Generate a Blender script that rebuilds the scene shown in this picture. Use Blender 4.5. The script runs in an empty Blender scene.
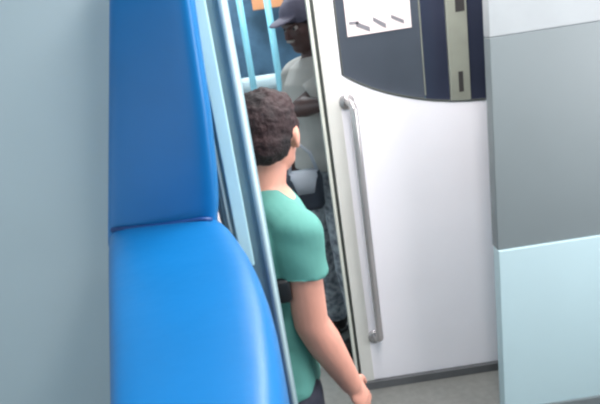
import bpy, bmesh, math, random
from mathutils import Vector, Matrix, noise
random.seed(7)
sc = bpy.context.scene
C = sc.collection
PI = math.pi

# ------------------------------------------------------------------ camera
F_PX = 560.0; PITCH = math.radians(18.0); ROLL = math.atan(262/1703.0); CAMZ = 1.80
_R0 = Vector((1, 0, 0)); _F = Vector((0, math.cos(PITCH), -math.sin(PITCH))); _U0 = _R0.cross(_F)
_cX = _R0*math.cos(ROLL) - _U0*math.sin(ROLL)
_cY = _R0*math.sin(ROLL) + _U0*math.cos(ROLL)
CAMP = Vector((0, 0, CAMZ))
cd = bpy.data.cameras.new('camera'); cam = bpy.data.objects.new('camera', cd); C.objects.link(cam)
cd.sensor_width = 36; cd.lens = F_PX*36/600; cd.clip_start = .02
m3 = Matrix((_cX, _cY, -_F)).transposed()
cam.matrix_world = Matrix.Translation(CAMP) @ m3.to_4x4()
sc.camera = cam

# ------------------------------------------------------------------ world / light / exposure
w = bpy.data.worlds.new('world'); sc.world = w; w.use_nodes = True
bg = w.node_tree.nodes['Background']; bg.inputs[0].default_value = (.78, .92, 1, 1); bg.inputs[1].default_value = 2.0
sc.view_settings.view_transform = 'Standard'; sc.view_settings.look = 'None'
sc.view_settings.gamma = 1; sc.view_settings.exposure = 0.0; sc.view_settings.use_curve_mapping = False
def area(name, loc, rot, sx, sy, power, col):
    l = bpy.data.lights.new(name, 'AREA'); l.shape = 'RECTANGLE'; l.size = sx; l.size_y = sy
    l.energy = power; l.color = col
    o = bpy.data.objects.new(name, l); C.objects.link(o); o.location = loc; o.rotation_euler = rot; return o
area('ceiling_fill_light', (.45, 1.35, 2.50), (0, 0, 0), .3, 2.2, 50, (1, .97, .96))  # added overhead fill for the near aisle and door, source unseen
area('ceiling_fill_light', (-.1, 3.9, 2.50), (0, 0, 0), .3, 1.6, 26, (.85, .95, 1))  # added overhead fill for the far end, source unseen
area('daylight_fill', (-1.2, -1.1, 1.75), (math.radians(86), 0, math.radians(-38)), 1.6, .9, 12, (.98, .98, 1))  # unseen source, set from the brighter left side of the seat
area('daylight_fill', (2.2, .95, 1.6), (math.radians(86), 0, math.radians(52)), 1.3, .9, 42, (1, .97, .99))  # added fill to brighten the door from the right, source unseen
sc.cycles.filter_width = 2.4

# ------------------------------------------------------------------ helpers
def lin(c):
    c /= 255.0
    return c/12.92 if c <= .04045 else ((c+.055)/1.055)**2.4
def rgb(r, g, b): return (lin(r), lin(g), lin(b), 1)
MATS = {}
def mat(name, col, rough=.5, metal=0.0, var=.0, scale=8.0, bump=0.0, bscale=60.0, col2=None, spec=.5, coat=0, emit=None, alpha=1, thr=None):
    m = bpy.data.materials.new(name); m.use_nodes = True; nt = m.node_tree; b = nt.nodes['Principled BSDF']
    b.inputs['Base Color'].default_value = col; b.inputs['Roughness'].default_value = rough
    b.inputs['Metallic'].default_value = metal; b.inputs['Specular IOR Level'].default_value = spec
    b.inputs['Coat Weight'].default_value = coat; b.inputs['Alpha'].default_value = alpha
    tc = nt.nodes.new('ShaderNodeTexCoord')
    n = nt.nodes.new('ShaderNodeTexNoise'); n.inputs['Scale'].default_value = scale; n.inputs['Detail'].default_value = 5
    nt.links.new(tc.outputs['Object'], n.inputs['Vector'])
    r = nt.nodes.new('ShaderNodeValToRGB')
    c2 = col2 or tuple(min(1, c*(1+var)) for c in col[:3])+(1,)
    c1 = col if col2 else tuple(c*(1-var) for c in col[:3])+(1,)
    lo, hi = thr or (.35, .65)
    r.color_ramp.elements[0].position = lo; r.color_ramp.elements[0].color = c1
    r.color_ramp.elements[1].position = hi; r.color_ramp.elements[1].color = c2
    nt.links.new(n.outputs['Fac'], r.inputs['Fac']); nt.links.new(r.outputs['Color'], b.inputs['Base Color'])
    if bump:
        n2 = nt.nodes.new('ShaderNodeTexNoise'); n2.inputs['Scale'].default_value = bscale; n2.inputs['Detail'].default_value = 4
        nt.links.new(tc.outputs['Object'], n2.inputs['Vector'])
        bp = nt.nodes.new('ShaderNodeBump'); bp.inputs['Strength'].default_value = bump; bp.inputs['Distance'].default_value = .01
        nt.links.new(n2.outputs['Fac'], bp.inputs['Height']); nt.links.new(bp.outputs['Normal'], b.inputs['Normal'])
    if emit:
        b.inputs['Emission Color'].default_value = emit[0]; b.inputs['Emission Strength'].default_value = emit[1]
    MATS[name] = m; return m
def ray(px, py):
    return _F*F_PX + _cX*(px-300) - _cY*(py-202)
def at(px, py, Y):
    d = ray(px, py); return CAMP + d*(Y/d.y)
def atz(px, py, z):
    d = ray(px, py); return CAMP + d*((z-CAMZ)/d.z)
def link(name, me, m, parent=None, smooth=True):
    o = bpy.data.objects.new(name, me); C.objects.link(o)
    if m: me.materials.append(m)
    if parent: o.parent = parent
    if smooth:
        for p in me.polygons: p.use_smooth = True
    return o
def obj(name, bm, m, parent=None, smooth=False, bevel=0):
    bmesh.ops.recalc_face_normals(bm, faces=bm.faces)
    me = bpy.data.meshes.new(name); bm.to_mesh(me); bm.free()
    o = link(name, me, m, parent, smooth)
    if bevel:
        b = o.modifiers.new('bevel', 'BEVEL'); b.width = bevel; b.segments = 3; b.limit_method = 'ANGLE'
        o.modifiers.new('wn', 'WEIGHTED_NORMAL')
        for p in me.polygons: p.use_smooth = True
    return o
def thing(name, label, cat, loc=(0, 0, 0), rz=0, group=None):
    o = bpy.data.objects.new(name, None); C.objects.link(o); o.location = loc; o.rotation_euler = (0, 0, rz)
    o.empty_display_size = .1; return tag(o, label, cat, group)
def tag(o, label, cat, group=None):
    o['label'] = label; o['category'] = cat
    if group: o['group'] = group
    return o
def struct(o, label=None):
    o['kind'] = 'structure'
    if label: o['label'] = label
    return o
def bx(bm, x0, x1, y0, y1, z0, z1):
    v = [bm.verts.new((x, y, z)) for z in (z0, z1) for y in (y0, y1) for x in (x0, x1)]
    for f in ((0, 2, 3, 1), (4, 5, 7, 6), (0, 1, 5, 4), (2, 6, 7, 3), (0, 4, 6, 2), (1, 3, 7, 5)):
        bm.faces.new([v[i] for i in f])
def box(x0, x1, y0, y1, z0, z1):
    bm = bmesh.new(); bx(bm, x0, x1, y0, y1, z0, z1); return bm
def prism(bm, pts, y0, y1):
    """pts: (x,z) outline extruded from y0 to y1"""
    a = [bm.verts.new((x, y0, z)) for x, z in pts]; b = [bm.verts.new((x, y1, z)) for x, z in pts]
    n = len(pts)
    bm.faces.new(a); bm.faces.new(b[::-1])
    for i in range(n): bm.faces.new((a[i], a[(i+1) % n], b[(i+1) % n], b[i]))
def frame_axes(d):
    d = d.normalized(); a = Vector((0, 0, 1)) if abs(d.z) < .9 else Vector((1, 0, 0))
    u = d.cross(a).normalized(); return u, d.cross(u).normalized()
def tube(bm, pts, r, seg=16, caps=True):
    rs = r if isinstance(r, (list, tuple)) else [r]*len(pts)
    rings = []; u = None
    for i, p in enumerate(pts):
        p = Vector(p)
        d = (Vector(pts[min(i+1, len(pts)-1)]) - Vector(pts[max(i-1, 0)])).normalized()
        if u is None: u, v = frame_axes(d)
        u = (u - d*u.dot(d)).normalized(); v = d.cross(u)
        rings.append([bm.verts.new(p + (u*math.cos(2*PI*k/seg)+v*math.sin(2*PI*k/seg))*rs[i]) for k in range(seg)])
    for a, b in zip(rings, rings[1:]):
        for k in range(seg): bm.faces.new((a[k], a[(k+1) % seg], b[(k+1) % seg], b[k]))
    if caps: bm.faces.new(rings[0][::-1]); bm.faces.new(rings[-1])
def ell(bm, c, r, rot=None, seg=20):
    M = Matrix.Translation(Vector(c)) @ (rot.to_4x4() if rot else Matrix()) @ Matrix.Diagonal((r[0], r[1], r[2], 1))
    bmesh.ops.create_uvsphere(bm, u_segments=seg, v_segments=seg//2+2, radius=1, matrix=M)
def cap(bm, p0, p1, r0, r1, ends=True):
    p0 = Vector(p0); p1 = Vector(p1)
    tube(bm, [p0, (p0+p1)/2, p1], [r0, (r0+r1)/2, r1], 18)
    if ends: ell(bm, p0, (r0,)*3, seg=16); ell(bm, p1, (r1,)*3, seg=16)
def etube(bm, secs, seg=28):
    """closed tube of elliptical horizontal sections (cx,cy,z,rx,ry)"""
    rings = [[bm.verts.new((cx+rx*math.cos(2*PI*k/seg), cy+ry*math.sin(2*PI*k/seg), z)) for k in range(seg)] for cx, cy, z, rx, ry in secs]
    for a, b in zip(rings, rings[1:]):
        for k in range(seg): bm.faces.new((a[k], a[(k+1) % seg], b[(k+1) % seg], b[k]))
    bm.faces.new(rings[0][::-1]); bm.faces.new(rings[-1])
def blob(name, bm, m, parent, voxel=.006, smooth=3, wrinkle=None):
    """join overlapping closed shapes into one continuous skin"""
    me = bpy.data.meshes.new(name+'_src'); bm.to_mesh(me); bm.free()
    o = bpy.data.objects.new(name+'_src', me); C.objects.link(o)
    r = o.modifiers.new('r', 'REMESH'); r.mode = 'VOXEL'; r.voxel_size = voxel
    s = o.modifiers.new('s', 'SMOOTH'); s.iterations = smooth; s.factor = .5
    dg = bpy.context.evaluated_depsgraph_get()
    nm = bpy.data.meshes.new_from_object(o.evaluated_get(dg))
    bpy.data.objects.remove(o); bpy.data.meshes.remove(me)
    if wrinkle:
        nm.update(); ns = [v.normal.copy() for v in nm.vertices]
        for v, n in zip(nm.vertices, ns): v.co += n*wrinkle(v.co)
    nm.name = name
    return link(name, nm, m, parent)
def spow(c, e): return math.copysign(abs(c)**e, c)
def loft(rows, e=.45, seg=40):
    """rows of (origin, axisA, axisB) superellipse sections"""
    bm = bmesh.new(); rings = []
    for o, a, b in rows:
        rings.append([bm.verts.new(o + a*spow(math.cos(2*PI*k/seg), e) + b*spow(math.sin(2*PI*k/seg), e)) for k in range(seg)])
    for p, q in zip(rings, rings[1:]):
        for k in range(seg): bm.faces.new((p[k], p[(k+1) % seg], q[(k+1) % seg], q[k]))
    bm.faces.new(rings[0][::-1]); bm.faces.new(rings[-1]); return bm
def interp(tab, x):
    if x <= tab[0][0]: return tab[0][1]
    for (a, u), (b, v) in zip(tab, tab[1:]):
        if x <= b: return u+(v-u)*(x-a)/(b-a)
    return tab[-1][1]

# ------------------------------------------------------------------ materials
M = MATS
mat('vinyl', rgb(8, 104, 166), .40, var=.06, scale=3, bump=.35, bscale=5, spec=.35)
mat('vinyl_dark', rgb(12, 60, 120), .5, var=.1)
mat('bulkhead', rgb(190, 204, 208), .55, var=.03, scale=2)
mat('screen_grey', rgb(112, 120, 122), .5, var=.03, scale=2)
mat('screen_pale', rgb(180, 203, 208), .5, var=.02, scale=2)
mat('screen_top', rgb(148, 152, 154), .5, var=.03)
mat('slate', rgb(132, 158, 166), .6, metal=.0, var=.08, scale=5)
mat('cyan_glare', rgb(206, 244, 250), .25, var=.05, scale=6)  # near-white colour for the bright light along the post
mat('pale_tube', rgb(178, 200, 204), .5, metal=.0, var=.05)
mat('beige', rgb(190, 180, 178), .6, var=.06)
mat('door_white', rgb(242, 238, 243), .35, var=.015, scale=3)
mat('seal', rgb(62, 66, 62), .6, var=.1)
mat('pillar', rgb(206, 206, 196), .4, var=.05)
mat('glass_dark', rgb(70, 75, 84), .12, var=.08, scale=3)
mat('glass_darker', rgb(44, 48, 64), .12, var=.12, scale=3)
mat('lockstrip', rgb(150, 152, 140), .4, metal=.3, var=.08)
mat('slot', rgb(45, 42, 42), .6)
mat('stile', rgb(216, 213, 207), .45, var=.03)
mat('kick', rgb(92, 93, 95), .6, var=.08)
mat('sheet', rgb(232, 216, 214), .6, var=.03)
mat('ink', rgb(120, 118, 124), .7)
mat('steel', rgb(190, 184, 184), .22, metal=.6, var=.06)
mat('floor', rgb(120, 120, 116), .5, var=.07, scale=30, bump=.1)
mat('ceiling', rgb(215, 218, 220), .6, var=.02)
mat('sidewall', rgb(150, 180, 190), .5, var=.04)
mat('endwall', rgb(70, 118, 132), .5, var=.12, scale=4)
mat('endglass', rgb(84, 116, 142), .3, var=.3, scale=5)
mat('pole', rgb(140, 205, 222), .3, var=.05)
mat('orange', rgb(206, 140, 96), .6, var=.05)
mat('cloth_white', rgb(222, 240, 245), .8, var=.05)
mat('seat_far', rgb(34, 62, 96), .6, var=.2)
mat('skin', rgb(216, 152, 132), .5, var=.06, scale=9, bump=.08)
mat('skin_dark', rgb(84, 58, 54), .5, var=.08, scale=9)
mat('hair', rgb(22, 13, 16), .75, col2=rgb(50, 27, 29), scale=14, bump=.6, bscale=120)
mat('tee', rgb(88, 148, 138), .85, var=.06, scale=10, bump=.25, bscale=14)
mat('trouser', rgb(40, 42, 56), .8, var=.1, bump=.2, bscale=14)
mat('shirt_grey', rgb(182, 176, 170), .85, var=.05, bump=.25, bscale=14)
mat('trouser_grey', rgb(104, 108, 116), .85, col2=rgb(176, 180, 186), scale=34, bump=.3, bscale=20)
mat('cap', rgb(112, 106, 124), .8, var=.1, bump=.2)
mat('bag', rgb(38, 44, 56), .6, var=.2)
mat('bag_flap', rgb(166, 172, 182), .7, var=.1)
mat('black', rgb(26, 26, 30), .5)
mat('white_eye', rgb(170, 155, 148), .3)
mat('shoe', rgb(40, 36, 34), .5)
mat('moustache', rgb(150, 140, 134), .8, var=.1)
mat('lamp', (1, 1, 1, 1), .5, emit=((1, .98, .96, 1), 3))

# ------------------------------------------------------------------ setting
YB = 1.16            # bulkhead face behind the seat
YD = 2.38            # plane of the door
YS = 2.02            # screen right of the door
YE = 5.0             # far end
XL, XR, YN, ZC = -2.0, 2.3, -1.3, 2.55
fl = struct(obj('floor', box(XL-.1, XR+.1, YN-.1, YE+.1, -.08, 0), M['floor']))
ce = struct(obj('ceiling', box(XL-.1, XR+.1, YN-.1, YE+.1, ZC, ZC+.08), M['ceiling']))
struct(obj('wall_back', box(XL-.1, XR+.1, YE, YE+.1, 0, ZC), M['endwall']))
struct(obj('wall_front', box(XL-.1, XR+.1, YN-.1, YN, 0, ZC), M['sidewall']))
def side_wall(name, x0, x1):
    bm = bmesh.new(); bx(bm, x0, x1, YN, YE, 0, 1.05); bx(bm, x0, x1, YN, YE, 2.05, ZC)
    for y in (YN, .2, 1.7, 3.2, 4.8): bx(bm, x0, x1, y, y+.2, 1.05, 2.05)
    return struct(obj(name, bm, M['sidewall']))
side_wall('wall_left', XL-.1, XL); side_wall('wall_right', XR, XR+.1)
# bulkhead behind the seat, ends at the post
bR0 = at(193, 0, YB)
bh = struct(obj('wall_bulkhead', box(XL, at(210, 100, YB).x, YB, YB+.05, 0, ZC), M['bulkhead']), 'pale blue-grey bulkhead panel to the left of the blue seat')

# ---- end post of the bulkhead: strips run straight up and down
def xcol(px, py, Y): return at(px, py, Y).x
post = thing('partition_post', 'slate metal end post with pale strips and painted cyan glare between blue seat and green-shirted man', 'post', (xcol(218, 60, YB), YB, 0))
def strip(name, pxa, pxb, y, Y0, Y1, z0, z1, m, bev=.002):
    xa, xb = xcol(pxa, y, Y0), xcol(pxb, y, Y0)
    o = obj(name, box(xa-post.location.x, xb-post.location.x, Y0-YB, Y1-YB, z0, z1), m, post, bevel=bev); return o
strip('post_body', 202, 246, 119, YB-.02, YB+.05, 0, ZC-.001, M['slate'], .006)
strip('edge_glare', 213, 227.5, 119, YB-.032, YB-.02, at(243, 262, YB).z, ZC-.002, M['cyan_glare'], .004)  # bright glare on the post, put in as a pale cyan strip
strip('seal_strip', 207, 210, 119, YB-.026, YB-.02, 0.02, ZC-.002, M['pale_tube'], .001)
bm = bmesh.new(); xt = xcol(242.5, 119, YB-.03)-post.location.x
tube(bm, [(xt, -.03, .01), (xt, -.03, ZC-.003)], .0075, 14)
obj('edge_tube', bm, M['pale_tube'], post, True)

# ------------------------------------------------------------------ seat
ZS = atz(160, 224, 1.43).z
seat = thing('passenger_seat', 'bright blue padded vinyl seat beside the metal post', 'seat', (-.3, .85, 0))
sl = seat.location
YP = 1.03     # front of backrest
# backrest loft along z
rows = []
ztop = at(150, -60, YP).z; zbot = 1.40
N = 26
redge = [(-60, 186), (0, 190), (60, 199), (120, 208), (180, 214.5), (215, 216.5), (232, 215)]
def zrow(z):   # image row of the left edge at this height
    lo, hi = -200, 500
    for _ in range(30):
        mid = (lo+hi)/2
        if at(160, mid, YP).z > z: lo = mid
        else: hi = mid
    return lo
for i in range(N+1):
    t = i/N; z = zbot+(ztop-zbot)*t; py = zrow(z)
    xl = at(103.5, py, YP+.03).x; xr = at(interp(redge, py), py, YP-.03).x
    e = min(t, 1-t)*N
    k = 1 if e >= 3 else (.80, .93, .975)[int(e)]
    cx, hw = (xl+xr)/2, (xr-xl)/2 * (1 if e >= 1 else .97)
    th = .048*k
    rows.append((Vector((cx, YP+.048, z))-sl, Vector((hw, -.03, 0)), Vector((0, th, 0))))
obj('backrest', loft(rows, .38), M['vinyl'], seat, True)
# cushion loft along y
rows = []
ZT = 1.476
cr = [(225, 214.5), (240, 229), (255, 240), (270, 250), (295, 262.5), (320, 271.5), (345, 278), (370, 282.5), (404, 287), (460, 291), (520, 294)]
N = 36
pts = []
for i in range(N+1):
    t = i/N; py = 222+(470-222)*t
    a = atz(111, py, ZT-.02); b = atz(interp(cr, py), py, ZT-.035)
    y = (a.y+b.y)/2
    pts.append((y, a.x, b.x))
for i, (y, xl, xr) in enumerate(pts):
    e = min(i, N-i); k = 1 if e >= 4 else (.62, .82, .92, .97)[e]
    hh = .075*k
    rows.append((Vector(((xl+xr)/2, y, ZT-.075))-sl, Vector(((xr-xl)/2, 0, 0)), Vector((0, 0, hh))))
cu = obj('seat_cushion', loft(rows, .34), M['vinyl'], seat, True)
ymin, ymax = min(p[0] for p in pts), max(p[0] for p in pts)
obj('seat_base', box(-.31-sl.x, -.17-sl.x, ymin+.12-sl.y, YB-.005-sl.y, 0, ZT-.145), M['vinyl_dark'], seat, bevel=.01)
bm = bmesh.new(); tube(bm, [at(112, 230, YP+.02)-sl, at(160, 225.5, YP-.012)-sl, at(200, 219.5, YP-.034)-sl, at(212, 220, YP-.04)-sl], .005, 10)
obj('seam_shade', bm, M['vinyl_dark'], cu, True)  # dark tube put in as the shade where backrest meets cushion
# pale welt between cushion corner and post
bm = bmesh.new(); tube(bm, [at(213, 206, YP+.075)-sl, at(217, 222, YP+.07)-sl, at(224, 238, YP+.07)-sl, at(233, 254, YP+.07)-sl], .008, 12)
o = obj('corner_welt', bm, M['beige'], seat, True); o['label'] = 'beige welt at the inner corner of the seat'

# ------------------------------------------------------------------ door
def P(px, py): p = at(px, py, YD); return (p.x, p.z)
xdl = xcol(325.4, 100, YD); xdr = xcol(489, 100, YD); ZTOP = 2.42
door = struct(bpy.data.objects.new('door_1', None), 'white door with dark window and long steel handle'); C.objects.link(door)
door.location = (xdl, YD, 0); dl = door.location
curve = [(342.5, 75), (352, 80), (362, 84.5), (374, 89), (388, 93), (402, 96), (418, 98.6), (434, 100.3), (452, 101), (470, 100.4), (487, 98.8)]
wpts = [P(*c) for c in curve]
xwl = P(342.5, 75)[0]; xwr = xdr-.004
out = [(xdl, .042), (xdr, .042), (xdr, wpts[-1][1])] + [(min(x, xdr), z) for x, z in wpts[::-1][1:-1]] + [wpts[0], (xwl-.0, ZTOP-.1), (xdr, ZTOP-.1), (xdr, ZTOP), (xdl, ZTOP)]
bm = bmesh.new(); prism(bm, [(x-dl.x, z) for x, z in out], 0, .045)
dp = obj('door_panel', bm, M['door_white'], door, bevel=.003)
obj('door_stile', box(.001, xcol(340, 100, YD)-dl.x, -.006, -.0005, .043, ZTOP-.002), M['stile'], door, bevel=.002)
# glass behind the opening
gp = [(x-dl.x, z-.03) for x, z in wpts]
xj = xcol(423, 50, YD)
bm = bmesh.new(); bx(bm, xwl-.015-dl.x, xj-dl.x, .026, .034, wpts[0][1]-.2, ZTOP-.11)
g1 = obj('window_pane', bm, M['glass_dark'], door)
bm = bmesh.new(); bx(bm, xj+.004-dl.x, xdr-dl.x-.002, .020, .034, wpts[0][1]-.2, ZTOP-.11)
g2 = obj('window_pane', bm, M['glass_darker'], door)
bm = bmesh.new(); bx(bm, xj-dl.x, xj+.004-dl.x, .018, .034, wpts[0][1]-.14, ZTOP-.11)
obj('pane_joint', bm, M['lockstrip'], door)
# window rubber
bm = bmesh.new(); tube(bm, [(xwl-dl.x, .0, ZTOP-.1), (xwl-dl.x, .0, wpts[0][1])]+[(x-dl.x, .0, z) for x, z in wpts[1:]], .0045, 8)
obj('window_seal', bm, M['seal'], door, True)
# lock strip
xa, xb = xcol(448.5, 50, YD), xcol(469, 50, YD)
ls = obj('lock_strip', box(xa-dl.x, xb-dl.x, .002, .020, P(460, 102)[1]+.004, ZTOP-.1), M['lockstrip'], door, bevel=.003)
for (p0, p1) in (((455.5, 12), (463.5, -14)), ((459.5, 92), (463.0, 71))):
    a, b = P(*p0), P(*p1)
    obj('slot', box(a[0]-dl.x, b[0]-dl.x, .0005, .003, a[1], b[1]), M['slot'], ls)
# pale sheet on the glass with dark strokes at its foot
sx0, sx1 = xcol(346.5, 20, YD), xcol(412, 15, YD); sz = P(379, 32.5)[1]
sh = obj('notice_sheet', box(sx0-dl.x, sx1-dl.x, .0225, .0262, sz, ZTOP-.13), M['sheet'], door); sh['label'] = 'pale pinkish sheet stuck on the dark glass'
for (x0, y0, x1, y1, wd) in ((349, 24, 359, 22, 4.0), (356, 25, 370, 28.5, 6.5), (373, 20, 386, 25, 6.2), (391, 17, 404, 21, 5.0)):
    a, b = Vector(at(x0, y0, YD+.022)), Vector(at(x1, y1, YD+.022)); wv = wd/F_PX*2.3/2
    pt = [(a.x-dl.x, a.z-wv*.4), (b.x-dl.x, b.z-wv), (b.x-dl.x, b.z+wv*.5), (a.x-dl.x, a.z+wv)]
    bm = bmesh.new(); prism(bm, pt, .0212, .0228); obj('ink_stroke', bm, M['ink'], sh)
# handle
hx = xcol(366, 220, YD-.05)
ht, hb = at(351, 103, YD-.055), at(380, 342, YD-.055)
bm = bmesh.new(); A = ht-dl; B = hb-dl; xm = (A.x+B.x)/2
path = []
for k in range(7):
    a = PI/2*k/6; path.append((xm-.014+.02*math.sin(a), -.005-.05*math.sin(a), A.z+.0 - .03*(1-math.cos(a))))
for k in range(7):
    a = PI/2*(1-k/6); path.append((xm-.014+.02*math.sin(a), -.005-.05*math.sin(a), B.z + .03*(1-math.cos(a))))
tube(bm, path, .0165, 18)
hd = obj('door_handle', bm, M['steel'], door, True)
for z in (A.z, B.z):
    bm = bmesh.new(); tube(bm, [(xm-.014, -.013, z), (xm-.014, -.004, z), (xm-.014, .0, z)], [.03, .034, .034], 24)
    obj('rosette', bm, M['steel'], hd, True)
# kick strip at foot
obj('bottom_seal', box(.004, xdr-dl.x-.004, -.02, .04, .001, .0418), M['kick'], door)

# door pillar left of the door: pale tube, dark seal
pl = thing('door_pillar', 'slim pale pillar with dark rubber seal along the white door edge', 'pillar', (xcol(321, 100, YD), YD, 0))
def pst(name, a, b, y0, y1, m, bev=.003):
    return obj(name, box(xcol(a, 100, YD)-pl.location.x, xcol(b, 100, YD)-pl.location.x, y0, y1, 0, ZC-.001), m, pl, bevel=bev)
pst('pillar_post', 318.6, 322.0, -.01, .03, M['pillar'])
pst('rubber_seal', 322.1, 325.2, .004, .03, M['seal'], .001)

# screen right of the door (three bands, real panel with rails)
x0 = xcol(492, 100, YS)
def zline(py): return at(488, py, YS).z
def scr(name, z0, z1, m, y0=YS): return obj(name, box(x0, XR, y0, y0+.06, z0, z1), m, bevel=.004)
struct(scr('wall_screen', zline(252), zline(38), M['screen_grey']), 'grey upper panel to the right of the white door')
struct(scr('wall_wainscot', 0, zline(252)-.0, M['screen_pale'], YS-.01), 'pale lower panel to the right of the white door')
struct(scr('wall_header', zline(38), ZC, M['screen_top']), 'light grey header panel above the grey screen')
struct(obj('baseboard_screen', box(x0, XR, YS-.022, YS-.01, 0, .06), M['screen_grey']))

# ------------------------------------------------------------------ far end of the coach
def far_rect(px0, py0, px1, py1, Y): a = at(px0, py0, Y); b = at(px1, py1, Y); return a.x, b.x, b.z, a.z
x0_, x1_, z0_, z1_ = far_rect(214, -20, 330, 84, YE)
wf = struct(obj('window_1', box(x0_, x1_, YE-.03, YE-.005, z0_, z1_), M['endglass']), 'dark blue glazed end of the carriage')
obj('window_frame', box(x0_-.04, x1_+.04, YE-.05, YE-.004, z1_, z1_+.05), M['orange'], wf)
obj('window_sill', box(x0_-.04, x1_+.04, YE-.07, YE-.004, z0_-.05, z0_), M['endwall'], wf)
ox0, ox1, oz0, oz1 = far_rect(249, -14, 284, 6, 4.6)
tag(obj('orange_panel', box(ox0, ox1, 4.6, 4.63, oz0, ZC), M['orange'], bevel=.004), 'small orange panel hanging from the ceiling at the far end', 'panel')
g = 'pale grab poles at the far end'
for px, Y, r, lab in ((246.5, 3.8, .022, 'pale cyan grab pole nearest the slate post at the far end'), (274, 3.85, .024, 'pale cyan grab pole just left of the capped man')):
    p = at(px, 45, Y); bm = bmesh.new(); tube(bm, [(0, 0, 0), (0, 0, ZC)], r, 14)
    o = obj('grab_pole', bm, M['pole'], None, True); o.location = (p.x, Y, 0); tag(o, lab, 'pole', g)
    for z in (.03, ZC-.03):
        bm = bmesh.new(); tube(bm, [(0, 0, z-.03), (0, 0, z+.03)], r+.012, 14); obj('pole_socket', bm, M['pole'], o, True)
def far_seat(px, Y, label):
    p = at(px, 78, Y); t = thing('carriage_seat', label, 'seat', (p.x, Y, 0), 0, 'dark blue seats at the far end')
    wd, zt = .2, p.z
    rows = []
    for i in range(9):
        f = i/8; z = .46+(zt-.46)*f; k = 1 if f < .8 else 1-.25*((f-.8)/.2)**2
        rows.append((Vector((0, .04*f, z)), Vector((wd*k, 0, 0)), Vector((0, .05, 0))))
    obj('backrest', loft(rows, .5), M['seat_far'], t, True)
    rows = [(Vector((0, -.45+.45*i/6, .42)), Vector((wd, 0, 0)), Vector((0, 0, .06 if 0 < i < 6 else .045))) for i in range(7)]
    obj('seat_cushion', loft(rows, .5), M['seat_far'], t, True)
    obj('pedestal', box(-.12, .12, -.35, .0, 0, .37), M['slate'], t, bevel=.01)
    rows = [(Vector((0, .036, zt-.12)), Vector((wd*.8, 0, 0)), Vector((0, .058, 0))), (Vector((0, .038, zt-.02)), Vector((wd*.78, 0, 0)), Vector((0, .058, 0))), (Vector((0, .04, zt+.012)), Vector((wd*.74, 0, 0)), Vector((0, .05, 0)))]
    obj('headrest_cover', loft(rows, .5), M['cloth_white'], t, True)
far_seat(259, 4.6, 'dark blue seat with white head cover between the two pale poles')
far_seat(312, 4.6, 'dark blue seat with white head cover at far end behind the capped man')

# added ceiling lamps, out of view, put in for brightness
for i, (x, y, l, lab) in enumerate(((.45, 1.35, 1.1, 'added long white ceiling lamp, out of view, over the near aisle'), (-.1, 3.9, .8, 'added short white ceiling lamp, out of view, over the far end of carriage'))):
    t = thing('added_ceiling_lamp', lab, 'lamp', (x, y, ZC), 0, 'added ceiling lamps')
    obj('housing', box(-.18, .18, -l-.03, l+.03, -.02, 0), M['pillar'], t, bevel=.004)
    obj('diffuser', box(-.15, .15, -l, l, -.035, -.02), M['lamp'], t, bevel=.004)

# ------------------------------------------------------------------ people
def rotz(a): return Matrix.Rotation(a, 3, 'Z')
def hand(bm, wrist, d, palm_n, side=1, curl=.35, s=1.0):
    """wrist, direction of fingers, palm normal; side=+1: thumb on +cross(d,n)"""
    d = d.normalized(); n = (palm_n - d*palm_n.dot(d)).normalized(); sd = d.cross(n)*side
    W = Vector(wrist)
    c = W + d*.048*s
    R = Matrix((d, sd, n)).transposed()
    ell(bm, c, (.052*s, .040*s, .0155*s), R); ell(bm, W+d*.075*s, (.022*s, .038*s, .0135*s), R)
    cap(bm, W-d*.01, W+d*.03*s, .023*s, .022*s)
    for off, L, r in ((.029, .070, .0085), (.010, .079, .009), (-.010, .073, .0085), (-.028, .056, .0078)):
        p = W + d*(.082-.1*abs(off-.006))*s + sd*off*s; a = curl*.5
        for seg_l in (.45, .32, .23):
            q = p + (d*math.cos(a)+n*math.sin(a)).normalized()*L*seg_l*s + sd*off*.08*s
            cap(bm, p, q, r*s, r*.92*s); p = q; r *= .93; a += curl
    p = W + d*.022*s + sd*.030*s; a = .75
    for L, r in ((.040, .0125), (.032, .0105), (.024, .009)):
        q = p + (d*math.cos(a)+sd*math.sin(a)+n*.35).normalized()*L*s
        cap(bm, p, q, r*s, r*.9*s); p = q; a -= .28
def head(bm, c, hr, s=1.0):
    """c: centre of skull; hr: head rotation (faces local +Y)"""
    def q(x, y, z): return Vector(c)+hr@(Vector((x, y, z))*s)
    ell(bm, q(0, -.012, .025), (.077*s, .094*s, .090*s), hr)
    ell(bm, q(0, .018, -.025), (.066*s, .074*s, .085*s), hr)
    ell(bm, q(0, .045, -.080), (.043*s, .040*s, .032*s), hr)     # chin
    ell(bm, q(0, .030, -.068), (.058*s, .050*s, .036*s), hr)     # jaw
    ell(bm, q(0, .082, .022), (.052*s, .014*s, .012*s), hr)      # brow
    cap(bm, q(0, .088, .010), q(0, .106, -.024), .008*s, .012*s)  # nose
    ell(bm, q(0, .096, -.028), (.017*s, .011*s, .008*s), hr)
    for sx in (-1, 1): ell(bm, q(.036*sx, .066, -.014), (.022*s, .02*s, .018*s), hr)
    ell(bm, q(0, .084, -.052), (.024*s, .010*s, .006*s), hr); ell(bm, q(0, .082, -.062), (.021*s, .010*s, .006*s), hr)
    for sx in (-1, 1):
        ell(bm, q(.079*sx, -.004, -.006), (.010*s, .019*s, .031*s), hr @ Matrix.Rotation(.25*sx, 3, 'Z'))
        ell(bm, q(.076*sx, .004, -.030), (.009*s, .010*s, .012*s), hr)
    return q
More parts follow.
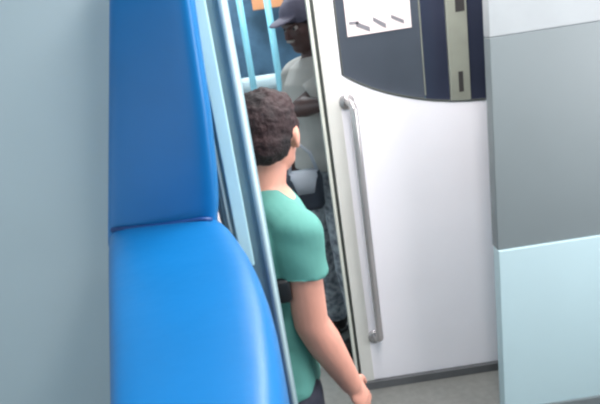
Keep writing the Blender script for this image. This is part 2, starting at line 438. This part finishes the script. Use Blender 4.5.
def person(name, label, loc, yaw, H, hyaw, pitch, R_arm, L_arm, mats, hairfn, shirt_hem=.50, lean=0, sl_frac=.62, fat=1.0, arm=1.0):
    """H = height; arms: (elbow, wrist, finger dir, palm normal) in world coords"""
    root = thing(name, label, 'person', loc, yaw)
    loc = Vector(loc) - Matrix.Rotation(yaw, 3, 'Z')@Vector((0, lean*.47, 0)); root.location = loc
    inv = (Matrix.Translation(Vector(loc)) @ Matrix.Rotation(yaw, 4, 'Z')).inverted()
    k = H/1.72
    S = lambda x, y, z: Vector((x*k, y*k+lean*max(0, z-.95), z*k))
    skin, tee, tr = mats['skin'], mats['shirt'], mats['trouser']
    hr = rotz(hyaw) @ Matrix.Rotation(pitch, 3, 'X')
    arms = []
    for sx, A in ((1, R_arm), (-1, L_arm)):
        sh = S(.168*sx, -.01, 1.375)
        if A is None:
            el = S(.225*sx, -.02, 1.11); wr = S(.235*sx, .05, .86); fd = Vector((0, .15, -1)); pn = Vector((-sx, 0, 0))
        else:
            el = inv@A[0]; wr = inv@A[1]; fd = inv.to_3x3()@A[2]; pn = inv.to_3x3()@A[3]
        arms.append((sx, sh, el, wr, fd, pn))
    bm = bmesh.new()
    tors = [(0, .0, .80, .155, .11), (0, -.005, .90, .165, .12), (0, .005, 1.02, .145, .105), (0, .005, 1.12, .145, .105), (0, 0, 1.25, .165, .115), (0, -.005, 1.35, .165, .11), (0, -.01, 1.42, .12, .085), (0, -.01, 1.46, .06, .06)]
    etube(bm, [(c[0]*k, c[1]*k+lean*max(0, c[2]-.95), c[2]*k, c[3]*k*fat, c[4]*k*fat) for c in tors])
    hc = S(-.0, .025-lean*.12, 1.600)
    cap(bm, S(0, -.015, 1.40), S(0, .0, 1.54), .058*k, .055*k)
    cap(bm, S(0, -.015, 1.435), S(.14, -.012, 1.39), .045*k, .045*k); cap(bm, S(0, -.015, 1.435), S(-.14, -.012, 1.39), .045*k, .045*k)
    q = head(bm, hc, hr, k)
    for sx, sh, el, wr, fd, pn in arms:
        ell(bm, sh, (.055*k,)*3); cap(bm, sh, el, .046*k*arm, .041*k*arm)
        mid = el.lerp(wr, .3); cap(bm, el, mid, .041*k*arm, .043*k*arm); cap(bm, mid, wr, .043*k*arm, .028*k*arm)
        hand(bm, wr, fd, pn, sx, s=k)
    feet = []
    for sx in (-1, 1):
        hip = S(.085*sx, 0, .86); kn = S(.10*sx, .02, .47); an = S(.105*sx, -.01, .085)
        cap(bm, hip, kn, .080*k, .055*k); mid = kn.lerp(an, .35); cap(bm, kn, mid, .055*k, .056*k); cap(bm, mid, an, .056*k, .036*k)
        feet.append((sx, hip, kn, an))
        cap(bm, an, S(.112*sx, .10, .045), .036*k, .035*k)
    blob('body', bm, skin, root, .0055, 3)
    # shirt
    bm = bmesh.new(); g = 1.0
    hemz = shirt_hem*H
    tz = [(c[0]*k, c[1]*k+lean*max(0, c[2]-.95), c[2]*k, (c[3]+.016)*k*fat, (c[4]+.017)*k*fat) for c in tors if c[2]*k > hemz+.01]
    tz = [(0, 0, hemz, .178*k*fat, .130*k*fat)] + tz
    tz[-1] = (tz[-1][0], tz[-1][1], tz[-1][2]-.004, .072*k, .070*k)
    etube(bm, tz)
    [cap(bm, S(0, -.015, 1.435), S(.15*sx, -.012, 1.385), .055*k, .058*k) for sx in (-1, 1)]
    for sx, sh, el, wr, fd, pn in arms:
        e2 = sh.lerp(el, sl_frac); ell(bm, sh, (.063*k,)*3)
        tube(bm, [sh, sh.lerp(e2, .5), e2], [.063*k, .064*k, .066*k], 24)
    def wr_(co):
        z = co.z
        a = noise.noise(Vector((co.x*9, co.y*9, z*3.5+3)))*.011 + noise.noise(Vector((co.x*5+z*14, co.y*14, z*10)))*.006
        return a
    blob('shirt', bm, tee, root, .006, 2, wr_)
    # trousers
    bm = bmesh.new()
    etube(bm, [(0, 0, .78*k, .165*k*fat, .12*k*fat), (0, 0, .90*k, .172*k*fat, .124*k*fat), (0, 0, .985*k, .155*k*fat, .115*k*fat)])
    for sx, hip, kn, an in feet:
        lo = an+Vector((0, 0, .01))
        tube(bm, [hip+Vector((0, 0, -.0)), hip.lerp(kn, .5), kn, kn.lerp(lo, .5), lo], [.096*k, .088*k, .074*k, .070*k, .062*k], 24)
    blob('trousers', bm, tr, root, .007, 2, lambda co: noise.noise(co*11)*.006)
    for sx, hip, kn, an in feet:
        bm = bmesh.new(); ell(bm, S(.112*sx, .055, .045), (.048*k, .135*k, .043*k)); ell(bm, an-Vector((0, .01, .02)), (.045*k, .055*k, .055*k))
        bx(bm, an.x-.04*k, an.x+.05*k, -.06*k, .16*k, .002, .025)
        blob('shoe', bm, M['shoe'], root, .006, 3)
    for sx in (-1, 1):
        bm = bmesh.new(); ell(bm, q(.034*sx, .073, .006), (.012*k,)*3, seg=14); o = obj('eye', bm, M['white_eye'], root, True)
        bm = bmesh.new(); ell(bm, q(.034*sx, .0825, .006), (.0065*k, .004*k, .0065*k), hr, 10); obj('iris', bm, M['black'], o, True)
        bm = bmesh.new(); ell(bm, q(.034*sx, .083, .029), (.019*k, .007*k, .004*k), hr, 12); obj('eyebrow', bm, M['hair'], root, True)
    hairfn(root, q, hr, k)
    return root, inv, q, hr, k, arms
def short_hair(root, q, hr, k):
    bm = bmesh.new()
    ell(bm, q(0, -.018, .040), (.084*k, .100*k, .092*k), hr)
    ell(bm, q(0, -.045, -.012), (.074*k, .068*k, .068*k), hr)     # nape
    ell(bm, q(.0, .045, .088), (.060*k, .052*k, .034*k), hr)      # top front
    for sx in (-1, 1):
        ell(bm, q(.066*sx, .018, .020), (.016*k, .030*k, .034*k), hr)  # sideburn
    inv_h = hr.inverted(); c0 = q(0, 0, 0)
    blob('hair', bm, M['hair'], root, .005, 2, lambda co: noise.noise(co*45)*.005+noise.noise(co*110)*.003)

# --- man in the green shirt
ml = at(266.5, 187, 1.45); mloc = (ml.x, 1.45, 0)
HM = (at(272, 87, 1.45).z)
el = at(311, 322, 1.30); wr = at(351, 383, 1.34); ft = at(372, 410, 1.36)
man = person('person', 'man in a green t-shirt seen from behind, standing in the doorway', mloc, math.radians(-61), HM-.012, math.radians(42), math.radians(-8),
       (el, wr, (ft-wr), Vector((-.7, .5, -.2))), None, dict(skin=M['skin'], shirt=M['tee'], trouser=M['trouser']), short_hair, shirt_hem=.507, lean=.16, sl_frac=.46, fat=.98, arm=1.18)
# --- man with cap behind
fl_ = at(313, 60, 2.85); floc = (fl_.x, 2.85, 0)
HF = at(296, -4, 2.85).z
def cap_hat(root, q, hr, k):
    bm = bmesh.new(); ell(bm, q(0, -.018, .025), (.082*k, .098*k, .060*k), hr)
    blob('hair', bm, M['hair'], root, .008, 2)
    bm = bmesh.new(); ell(bm, q(0, -.012, .060), (.090*k, .108*k, .075*k), hr)
    c = hr @ Vector((0, 1, 0))
    ell(bm, q(0, .105, .048), (.066*k, .062*k, .009*k), hr @ Matrix.Rotation(-.15, 3, 'X'))
    blob('cap', bm, M['cap'], root, .006, 2)
    bm = bmesh.new(); ell(bm, q(0, .094, -.043), (.028*k, .012*k, .007*k), hr); obj('moustache', bm, M['moustache'], root, True)
e2 = at(300, 108, 2.70); w2 = at(322, 104, 2.55); f2 = w2+Vector((.1, -.05, -.02))
man2 = person('person', 'man in a dark cap and pale grey shirt, half hidden behind the door edge', floc, math.radians(125), HF, 0, math.radians(-12),
       None, (e2, w2, f2-w2, Vector((0, .2, -1))), dict(skin=M['skin_dark'], shirt=M['shirt_grey'], trouser=M['trouser_grey']), cap_hat, shirt_hem=.555, sl_frac=.7)
# bag at his hip
bp = at(305, 184, 2.64)
bag = thing('shoulder_bag', 'dark shoulder bag with pale flap hanging at the capped man\'s hip', 'bag', (bp.x, bp.y, bp.z-.13))
rows = [(Vector((0, 0, .0)), Vector((.07, 0, 0)), Vector((0, .03, 0))), (Vector((0, 0, .02)), Vector((.085, 0, 0)), Vector((0, .04, 0))), (Vector((0, 0, .16)), Vector((.09, 0, 0)), Vector((0, .04, 0))), (Vector((0, 0, .19)), Vector((.08, 0, 0)), Vector((0, .03, 0)))]
obj('bag_body', loft(rows, .5), M['bag'], bag, True)
rows = [(Vector((.0, -.008, .09)), Vector((.05, 0, 0)), Vector((0, .036, 0))), (Vector((.0, -.008, .17)), Vector((.07, 0, 0)), Vector((0, .038, 0))), (Vector((0, 0, .197)), Vector((.07, 0, 0)), Vector((0, .03, 0)))]
obj('flap', loft(rows, .5), M['bag_flap'], bag, True)
bm = bmesh.new(); tube(bm, [(-.07, 0, .18), (-.05, .01, .28), (-.005, .02, .33), (.045, .01, .28), (.07, 0, .18)], .009, 10); obj('strap', bm, M['bag_flap'], bag, True)
# black pouch at the green-shirted man's side
pp = at(284, 291, 1.27)
po = thing('belt_pouch', 'small black pouch on a strap against the green shirt', 'pouch', pp)
obj('pouch_body', loft([(Vector((0, 0, -.03)), Vector((.012, 0, 0)), Vector((0, .008, 0))), (Vector((0, 0, -.022)), Vector((.018, 0, 0)), Vector((0, .012, 0))), (Vector((0, 0, .025)), Vector((.019, 0, 0)), Vector((0, .012, 0))), (Vector((0, 0, .032)), Vector((.013, 0, 0)), Vector((0, .008, 0)))], .5), M['black'], po, True)
